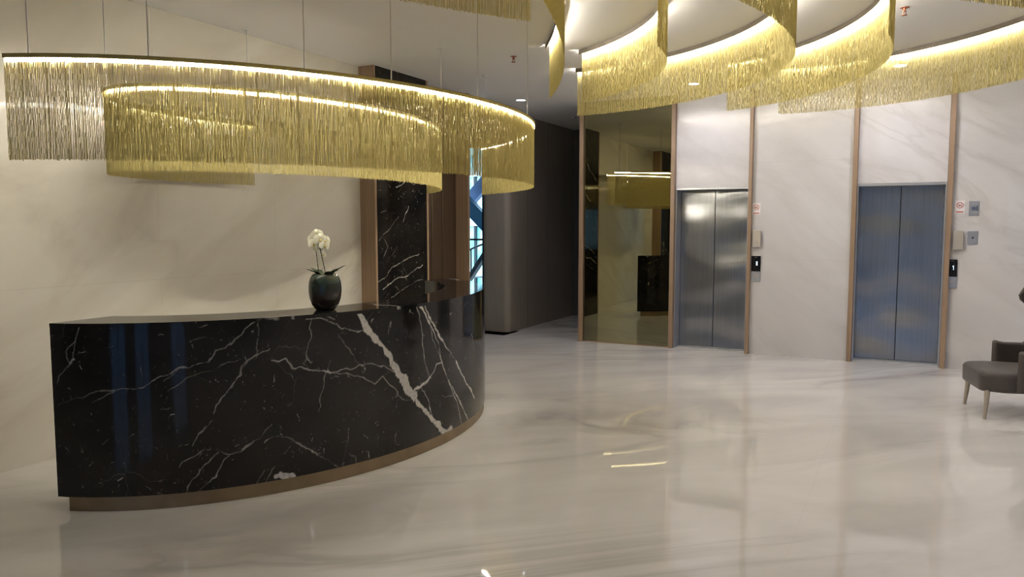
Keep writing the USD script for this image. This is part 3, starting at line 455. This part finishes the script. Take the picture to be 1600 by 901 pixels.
def flower(c, face, size, roll):
    face = face / np.linalg.norm(face); a = np.cross(face, UPV); a /= np.linalg.norm(a); b = np.cross(a, face); pet = []
    for k, (ang, L, w) in enumerate(((90, 1, .62), (210, .95, .5), (330, .95, .5), (12, 1.05, .95), (168, 1.05, .95))):
        th = math.radians(ang) + roll; d = a * math.cos(th) + b * math.sin(th); sd = np.cross(face, d); rings = []
        for u in np.linspace(0, 1, 8):
            ww = size * w * .5 * (math.sin(math.pi * (u * .86 + .07)) ** .75); cc = c + d * size * L * u * .62 + face * size * (.10 * math.sin(math.pi * u) - .10 * u * u + (.015 if k > 2 else 0))
            rings.append(np.array([cc - sd * ww - face * ww * .12, cc - face * .0006, cc + sd * ww - face * ww * .12, cc + face * .0008]))
        pet.append(loft(rings))
    fl_ = orc.part('flower', pet, M['petal'], smooth=50)
    lip = trimesh.creation.icosphere(2, size * .10); lip.vertices = lip.vertices * [1, 1, 1.3] + c + face * size * .12 - UPV * size * .06; orc.part('lip', lip, M['lip'], smooth=True, parent=fl_)
for a, b, h, s, rl_, fx in ((-.075, .02, .455, .062, .1, -.5), (-.045, .03, .485, .064, -.2, -.1), (-.065, .035, .425, .066, .2, -.3), (-.025, .045, .455, .066, .0, .1), (.005, .03, .445, .062, -.1, .5), (.002, .04, .415, .058, .25, .4), (-.04, .02, .405, .056, -.2, -.2), (-.012, .01, .355, .036, .3, .3)):
    flower(pt(a, b, h), TO + RT * fx + UPV * .15 * rl_, s * 0.95, rl_); orc.part('flower_stalk', tube([pt(a, b - .004, h), (pt(a, b - .012, h - .012) + st1[-3]) / 2, st1[-3] if h > .39 else st1[9]], .0014, 5), M['stem'])

# ------------------------------------------------------------------ chain curtain lights
def rod(th, x, y, z0):
    th.part('suspension_rod', cyl((x, y, z0), (x, y, ZC - .012), .0042, n=10), M['rod'], smooth=60)
    th.part('canopy', lathe([(0, ZC - .014), (.032, ZC - .012), (.034, ZC - .004), (.034, ZC), (0, ZC)], (x, y, 0), 24), M['white_metal'], smooth=40)
def near(c, p): return c[np.argmin(np.linalg.norm(c - np.asarray(p), axis=1))]
def hanging(label, ctrl, rods, seed, led='led_a', lip=.014):
    c = spline(ctrl, 0.035, 0.004); zt, zb = 2.500, 1.972
    mid = c[len(c) // 2]
    t = thing('hanging_chandelier', label, 'chandelier', (mid[0], mid[1], zb), group='hanging chain curtains over the desk')
    t.part('rim', [sweep(c, -.006, 0.0, zt - .002, zt + .020), sweep(c, 0.018, 0.022, zt - lip, zt + .020), sweep(c, -.006, 0.022, zt + .016, zt + .020)], M['gold_rim'], smooth=30)
    t.part('led_tape', ribbon(c, 0.015, zt - .018, zt + .004), M[led], label='glowing warm white tape')
    t.part('chain_curtain', chains(c, 0.004, zt + .006, zb, seed=seed), M['gold'], kind='stuff', label='curtain of fine gold chains')
    for p in rods: q = near(c, p); rod(t, q[0], q[1], zt + .020)
    return c
A_PTS = [(-4.23, 2.40), (-3.949, 2.546), (-3.694, 2.73), (-3.473, 2.94), (-3.254, 3.19), (-3.046, 3.49), (-2.876, 3.87), (-2.773, 4.42), (-2.728, 4.876), (-2.725, 5.289), (-2.758, 5.626), (-2.858, 5.985), (-3.185, 6.554), (-3.67, 7.098), (-4.344, 7.68)]
hanging('longer outer hanging gold chain curtain, arching over the desk front', A_PTS, [(-4.12, 2.46), (-3.61, 2.80), (-3.10, 3.40), (-2.86, 3.92), (-2.73, 4.72), (-2.77, 5.66), (-4.30, 7.64)], 11)
B_PTS = [(-5.08, 4.95), (-5.13, 4.77), (-5.17, 4.4), (-5.12, 3.96), (-4.90, 3.46), (-4.72, 3.26), (-4.42, 3.27), (-4.1, 3.46), (-3.86, 3.77), (-3.66, 4.20), (-3.585, 4.79), (-3.65, 5.33), (-3.80, 5.86), (-3.99, 6.27), (-4.3, 6.71), (-4.72, 7.08)]
hanging('smaller inner hanging gold chain curtain, looped inside the longer one', B_PTS, [(-4.67, 3.25), (-5.1, 4.9), (-4.0, 6.25)], 12, 'led_b', .024)

def ceiling_curtain(label, ctrl, seed, smooth=0.003):
    c = spline(ctrl, 0.035, smooth); zt, zb = ZC - 0.013, 2.805; mid = c[len(c) // 2]
    t = thing('ceiling_chandelier', label, 'chandelier', (mid[0], mid[1], zb), group='chain curtains on the ceiling')
    t.part('track', [sweep(c, -.012, 0.040, zt, ZC), sweep(c, 0.0375, 0.040, zt - .030, zt)], M['track'], smooth=30)
    t.part('led_tape', ribbon(c, 0.033, zt - .018, zt - .003), M['led_c'], label='glowing warm white tape')
    for k in range(2, len(c) - 2, 12): t.part('tape_clip', sweep(c[k:k + 2], 0.0326, .0374, zt - .0025, zt + .001), M['track'])
    t.part('chain_curtain', chains(c, 0.0, zt - .001, zb, seed=seed), M['gold'], kind='stuff', label='curtain of fine gold chains')
ceiling_curtain('ceiling mounted gold chain curtain right of the hanging ones, seen nearly edge on', [(-1.55, 2.9), (-1.66, 3.4), (-1.75, 3.75), (-1.89, 4.21), (-2.02, 4.60), (-2.20, 5.07), (-2.45, 5.58), (-2.69, 6.07), (-3.03, 6.62)], 21)
ceiling_curtain('ceiling mounted gold chain curtain second from the left, ending left of the mirror post', [(-1.52, 5.02), (-1.55, 5.35), (-1.62, 5.62), (-1.77, 5.91), (-1.97, 6.22), (-2.29, 6.57), (-2.60, 6.84), (-2.86, 6.99)], 22)
ceiling_curtain('widest ceiling mounted gold chain curtain, sweeping across above the left elevator', [(-1.5, 3.0), (-1.1, 3.55), (-.86, 4.15), (-.76, 4.65), (-.71, 5.30), (-.75, 5.79), (-.86, 6.18), (-1.07, 6.54), (-1.39, 6.91), (-1.74, 7.23), (-2.14, 7.51), (-2.5, 7.67), (-2.87, 7.75), (-3.24, 7.79)], 23)
ceiling_curtain('ceiling mounted gold chain curtain with its rounded end above the middle marble panel', [(-.16, 5.36), (-.13, 5.72), (-.15, 6.05), (-.23, 6.42), (-.33, 6.70), (-.47, 7.00), (-.71, 7.37), (-.99, 7.70), (-1.37, 8.02), (-1.73, 8.18)], 24)
ceiling_curtain('rightmost ceiling mounted gold chain curtain, running out of the picture above the right elevator', [(.02, 4.52), (.22, 4.74), (.39, 4.95), (.6, 5.22), (.95, 5.62), (1.15, 6.1), (1.12, 6.7), (.76, 7.46), (.44, 7.94), (.1, 8.28), (-.22, 8.48), (-.75, 8.62), (-1.28, 8.66)], 25, 0.006)
ceiling_curtain('short ceiling mounted gold chain curtain cut by the top edge, above the hanging lights', [(-3.1, 2.3), (-2.7, 2.9), (-2.42, 3.37), (-2.22, 3.75), (-2.12, 3.91), (-1.99, 4.09)], 26)

# ------------------------------------------------------------------ downlights, sprinklers, detector
DL = {0: 'recessed round downlight between the hanging curtains and the dark passage', 1: 'recessed round downlight in front of the left elevator', 2: 'recessed round downlight in front of the right elevator'}
HID = {3: 'beside the armchair', 4: 'over the right side of the lobby', 5: 'right of the camera', 6: 'by the right wall, farther of two', 7: 'by the right wall, nearer of two', 8: 'behind the camera by the entrance door'}
for k, (x, y) in enumerate(LAMPS):
    d = thing('downlight', DL.get(k) or 'recessed round downlight ' + HID[k], 'downlight', (x, y, ZC), group='recessed ceiling downlights')
    d.part('trim_ring', disc_ring(x, y, ZC - .004, ZC - .0002, .060, .088), M['white_metal'], smooth=40)
    d.part('reflector', lathe([(.060, ZC - .002), (.066, ZC + .055), (.0665, ZC + .055), (.0735, ZC - .001), (.060, ZC - .002)], (x, y, 0), 32), M['white_metal'], smooth=40)
    d.part('lens', lathe([(0, ZC + .022), (.060, ZC + .022), (.060, ZC + .026), (0, ZC + .026)], (x, y, 0), 32), M['lamp'], label='glowing lens')
def sprinkler(x, y, label):
    s = thing('sprinkler', label, 'sprinkler', (x, y, ZC), group='ceiling sprinklers')
    s.part('escutcheon', lathe([(0, ZC - .006), (.022, ZC - .005), (.034, ZC - .001), (.034, ZC), (0, ZC)], (x, y, 0), 24), M['red_brass'], smooth=40)
    s.part('body', cyl((x, y, ZC - .03), (x, y, ZC - .004), .011, n=12), M['red_brass']); s.part('yoke', [cyl((x + a * .012, y, ZC - .03), (x + a * .007, y, ZC - .055), .003, n=6) for a in (-1, 1)], M['red_brass'])
    s.part('deflector', lathe([(0, ZC - .060), (.022, ZC - .058), (.022, ZC - .056), (0, ZC - .054)], (x, y, 0), 16), M['red_brass'])
sprinkler(-3.56, 6.92, 'small copper red ceiling sprinkler right of the hanging curtains'); sprinkler(-0.09, 6.78, 'small red ceiling sprinkler between the two right ceiling curtains')
sd_ = thing('smoke_detector', 'small round ceiling detector above the dark passage', 'detector', (-4.71, 11.18, ZC)); sd_.part('base', lathe([(0, ZC - .012), (.055, ZC - .012), (.058, ZC), (0, ZC)], (-4.71, 11.18, 0)), M['steel_plate'], smooth=40); sd_.part('chamber', lathe([(0, ZC - .04), (.03, ZC - .036), (.044, ZC - .012), (0, ZC - .0121)], (-4.71, 11.18, 0)), M['steel_plate'], smooth=40)

# ------------------------------------------------------------------ plates and signs on the lift wall
def sign(x0, x1, z0, z1, label):
    t = thing('no_smoking_sign', label, 'sign', ((x0 + x1) / 2, YE, z0), group='no smoking stickers'); xc, y = (x0 + x1) / 2, YE
    t.part('backing', box(x0, x1, y - .0016, y - .0001, z0, z1), M['paper']); zc = z0 + (z1 - z0) * .63; r = (x1 - x0) * .36
    ring = prism(sg.Point(0, 0).buffer(r, 24).difference(sg.Point(0, 0).buffer(r * .76, 24)), 0, .0006); slash = prism(sg.box(-r * .85, -r * .1, r * .85, r * .1), 0, .0008); cig = prism(sg.box(-r * .5, -r * .3, r * .45, -r * .08), 0, .0004); smoke = prism(sg.LineString([(r * .3, 0), (r * .4, r * .2), (r * .25, r * .35), (r * .4, r * .5)]).buffer(r * .06), 0, .0004)
    c, s_ = math.cos(-.7), math.sin(-.7); slash.vertices[:, :2] = slash.vertices[:, :2] @ np.array([[c, s_], [-s_, c]])
    def stand(m): v = m.vertices.copy(); m.vertices = np.column_stack([v[:, 0] + xc, y - .0017 - v[:, 2], v[:, 1] + zc]); m.fix_normals(); return m
    t.part('ring', stand(ring), M['red']); t.part('slash', stand(slash), M['red']); t.part('cigarette', [stand(cig), stand(smoke)], M['ink'])
    t.part('caption_bar', box(x0 + .012, x1 - .012, y - .0022, y - .0016, z0 + .010, z0 + .024), M['red'])
sign(-1.74, -1.645, 1.755, 1.90, 'small no smoking sticker with red ring beside the left elevator'); sign(.455, .55, 1.755, 1.90, 'small no smoking sticker with red ring beside the right elevator')
def cover(x0, x1, z0, z1, label):
    t = thing('cover_box', label, 'wall box', ((x0 + x1) / 2, YE, z0), group='metal cover boxes'); t.part('base', cbox(x0 + .004, x1 - .004, YE - .03, YE, z0 + .004, z1 - .004), M['steel_dark']); t.part('lid', cbox(x0, x1, YE - .045, YE - .0305, z0, z1, .004), M['steel_beige'])
cover(-1.725, -1.625, 1.35, 1.56, 'champagne metal cover box above the call panel of the left elevator'); cover(.45, .55, 1.35, 1.56, 'champagne metal cover box above the call panel of the right elevator')
def call(x0, x1, z0, z1, label, k):
    t = thing('call_panel', label, 'call panel', ((x0 + x1) / 2, YE, z0), group='elevator call panels'); zm = z0 + (z1 - z0) * .40
    t.part('faceplate', cbox(x0, x1, YE - .014, YE, z0, zm, .002), M['steel_plate']); t.part('display', cbox(x0, x1, YE - .016, YE, zm, z1, .002), M['black_plastic'], label='black glossy display')
    xc, zc = (x0 + x1) / 2 + .012, zm + (z1 - zm) * .52
    t.part('display_digit', [box(xc - .011, xc - .004, YE - .0172, YE - .016, zc - .024, zc + .024), box(xc + .003, xc + .010, YE - .0172, YE - .016, zc - .024, zc + .024), box(xc - .011, xc + .010, YE - .0172, YE - .016, zc + .018, zc + .025), box(xc - .011, xc + .010, YE - .0172, YE - .016, zc - .025, zc - .018), box(xc - .011, xc + .010, YE - .0172, YE - .016, zc - .004, zc + .004)] if k == 0 else [box(xc, xc + .007, YE - .0172, YE - .016, zc - .026, zc + .026), box(xc - .008, xc, YE - .0172, YE - .016, zc + .010, zc + .018)], M['screen'], label='lit white digit')
    t.part('display_text', box(xc - .03, xc + .006, YE - .0168, YE - .016, z1 - .022, z1 - .012), M['ink'])
    b = t.part('call_button', disc2(xc - .012, zm - .055, .018, YE - .019, YE - .014), M['steel_beige'])
def disc2(x, z, r, y0, y1, n=24):
    m = cyl((x, y0, z), (x, y1, z), r, n=n); return m
call(-1.735, -1.625, .92, 1.24, 'black and steel elevator call panel with lit digit beside the left elevator', 0); call(.40, .505, .92, 1.24, 'black and steel elevator call panel with lit digit beside the right elevator', 1)
kp = thing('key_switch_plate', 'steel plate with a blue key switch, upper of the two right plates', 'switch plate', (.64, YE, 1.73)); kp.part('plate', cbox(.59, .69, YE - .006, YE, 1.73, 1.89, .002), M['steel_plate']); kp.part('key_lock', disc2(.635, 1.81, .02, YE - .014, YE - .006), M['blue_plastic']); kp.part('key_tab', cbox(.662, .672, YE - .016, YE - .006, 1.785, 1.84, .002), M['blue_plastic'])
sp = thing('indicator_plate', 'dark steel plate with four round studs, lower of the two right plates', 'indicator plate', (.64, YE, 1.41)); sp.part('plate', cbox(.59, .69, YE - .006, YE, 1.41, 1.56, .002), M['steel_plate'])
for a in (.61, .67):
    for b in (1.445, 1.525): sp.part('stud', disc2(a, b, .009, YE - .011, YE - .006, 16), M['steel_beige'])
for a in (.64,): sp.part('indicator', disc2(a, 1.485, .011, YE - .010, YE - .006, 16), M['ink'])

# ------------------------------------------------------------------ armchair at the right edge
CH = np.array([0.585, 7.725]); W_ = np.array([-.11, .53]); W_ /= np.linalg.norm(W_); BK = np.array([W_[1], -W_[0]])   # W_ = to the chair's far side, BK = towards its back
def cp(b, w, z): q = CH + BK * b + W_ * w; return np.array([q[0], q[1], z])
ch = thing('armchair', 'taupe upholstered tub armchair with wing back and champagne tapered legs', 'armchair', cp(.3, 0, 0))
def outline(inset, z, n=72):
    P = sg.Polygon([(-.055, -.27), (-.055, .27), (.12, .335), (.60, .30), (.66, .15), (.66, -.15), (.60, -.30), (.12, -.335)]).buffer(-.07).buffer(.07 - inset, quad_segs=10)
    r = P.exterior; return np.array([cp(*r.interpolate(k / n, normalized=True).coords[0], z) for k in range(n)])
ch.part('seat', loft([outline(.03, .232), outline(.010, .236), outline(.001, .25), outline(0, .28), outline(0, .355), outline(.004, .378), outline(.018, .395), outline(.045, .404), outline(.12, .409), outline(.2, .41)]), M['leather'], smooth=50)
# shell: from the near arm round the back to the far arm
WING = .145
path = spline([(.20, -.325), (.34, -.345), (.50, -.335), (.62, -.27), (.68, -.13), (.69, 0), (.68, .13), (.62, .27), (.50, .335), (.34, .345), (.20, .325)], 0.012, 0.0002)
pn = left_normals(path); sarc = np.r_[0, np.cumsum(np.linalg.norm(np.diff(path, axis=0), axis=1))]; Ltot = sarc[-1]; rings = []
for k in range(len(path)):
    e = min(sarc[k], Ltot - sarc[k]); u = min(1, e / .035); endr = math.sqrt(max(0.02, 1 - (1 - u) ** 2))
    top = .575 + .02 * math.exp(-(e / .06) ** 2) - .02 * (1 - endr); q = np.clip((e - .24) / .20, 0, 1); top += (1.14 - .575) * q * q * (3 - 2 * q) + .03 * math.sin(math.pi * np.clip((e - .3) / (Ltot - .6), 0, 1))
    th = .034 * endr; zb_ = .245; ring = []
    for o, h in [(-th * .8, 0), (-th, .04)] + [(-th, x) for x in (.2, .4, .6, .8)] + [(-th, .93), (-th * .7, .985), (0, 1.0), (th * .7, .985), (th, .93)] + [(th, x) for x in (.8, .6, .4, .2)] + [(th, .04), (th * .8, 0)]:
        z = zb_ + (top - zb_) * h; fwd = WING * np.clip((z - .78) / .2, 0, 1) ** 1.5 * np.clip((e - .24) / .06, 0, 1); lean = .10 * q * np.clip((z - .4) / .75, 0, 1)
        p2 = path[k] + pn[k] * o; ring.append(cp(p2[0] + lean - fwd * (1.0 + .6 * (abs(p2[1]) > .2)), p2[1] * (1 + .05 * np.clip((z - .5) / .5, 0, 1)), z))
    rings.append(np.array(ring))
ch.part('back_shell', loft(rings), M['leather'], smooth=50)
wr = outline(-.002, .365); ch.part('seat_welt', tube(np.vstack([wr[:30]]), .0035, 6), M['leather'], smooth=60)
for b, w, sb, sw in ((0, -.27, -.012, -.012), (0, .27, -.012, .012), (.56, -.24, .05, -.02), (.56, .24, .05, .02)):
    ch.part('leg', tube([cp(b + sb, w + sw, 0), cp(b, w, .14), cp(b - sb * .4, w - sw * .4, .25)], [.013, .019, .023], 16), M['leg'], smooth=50, label=None)
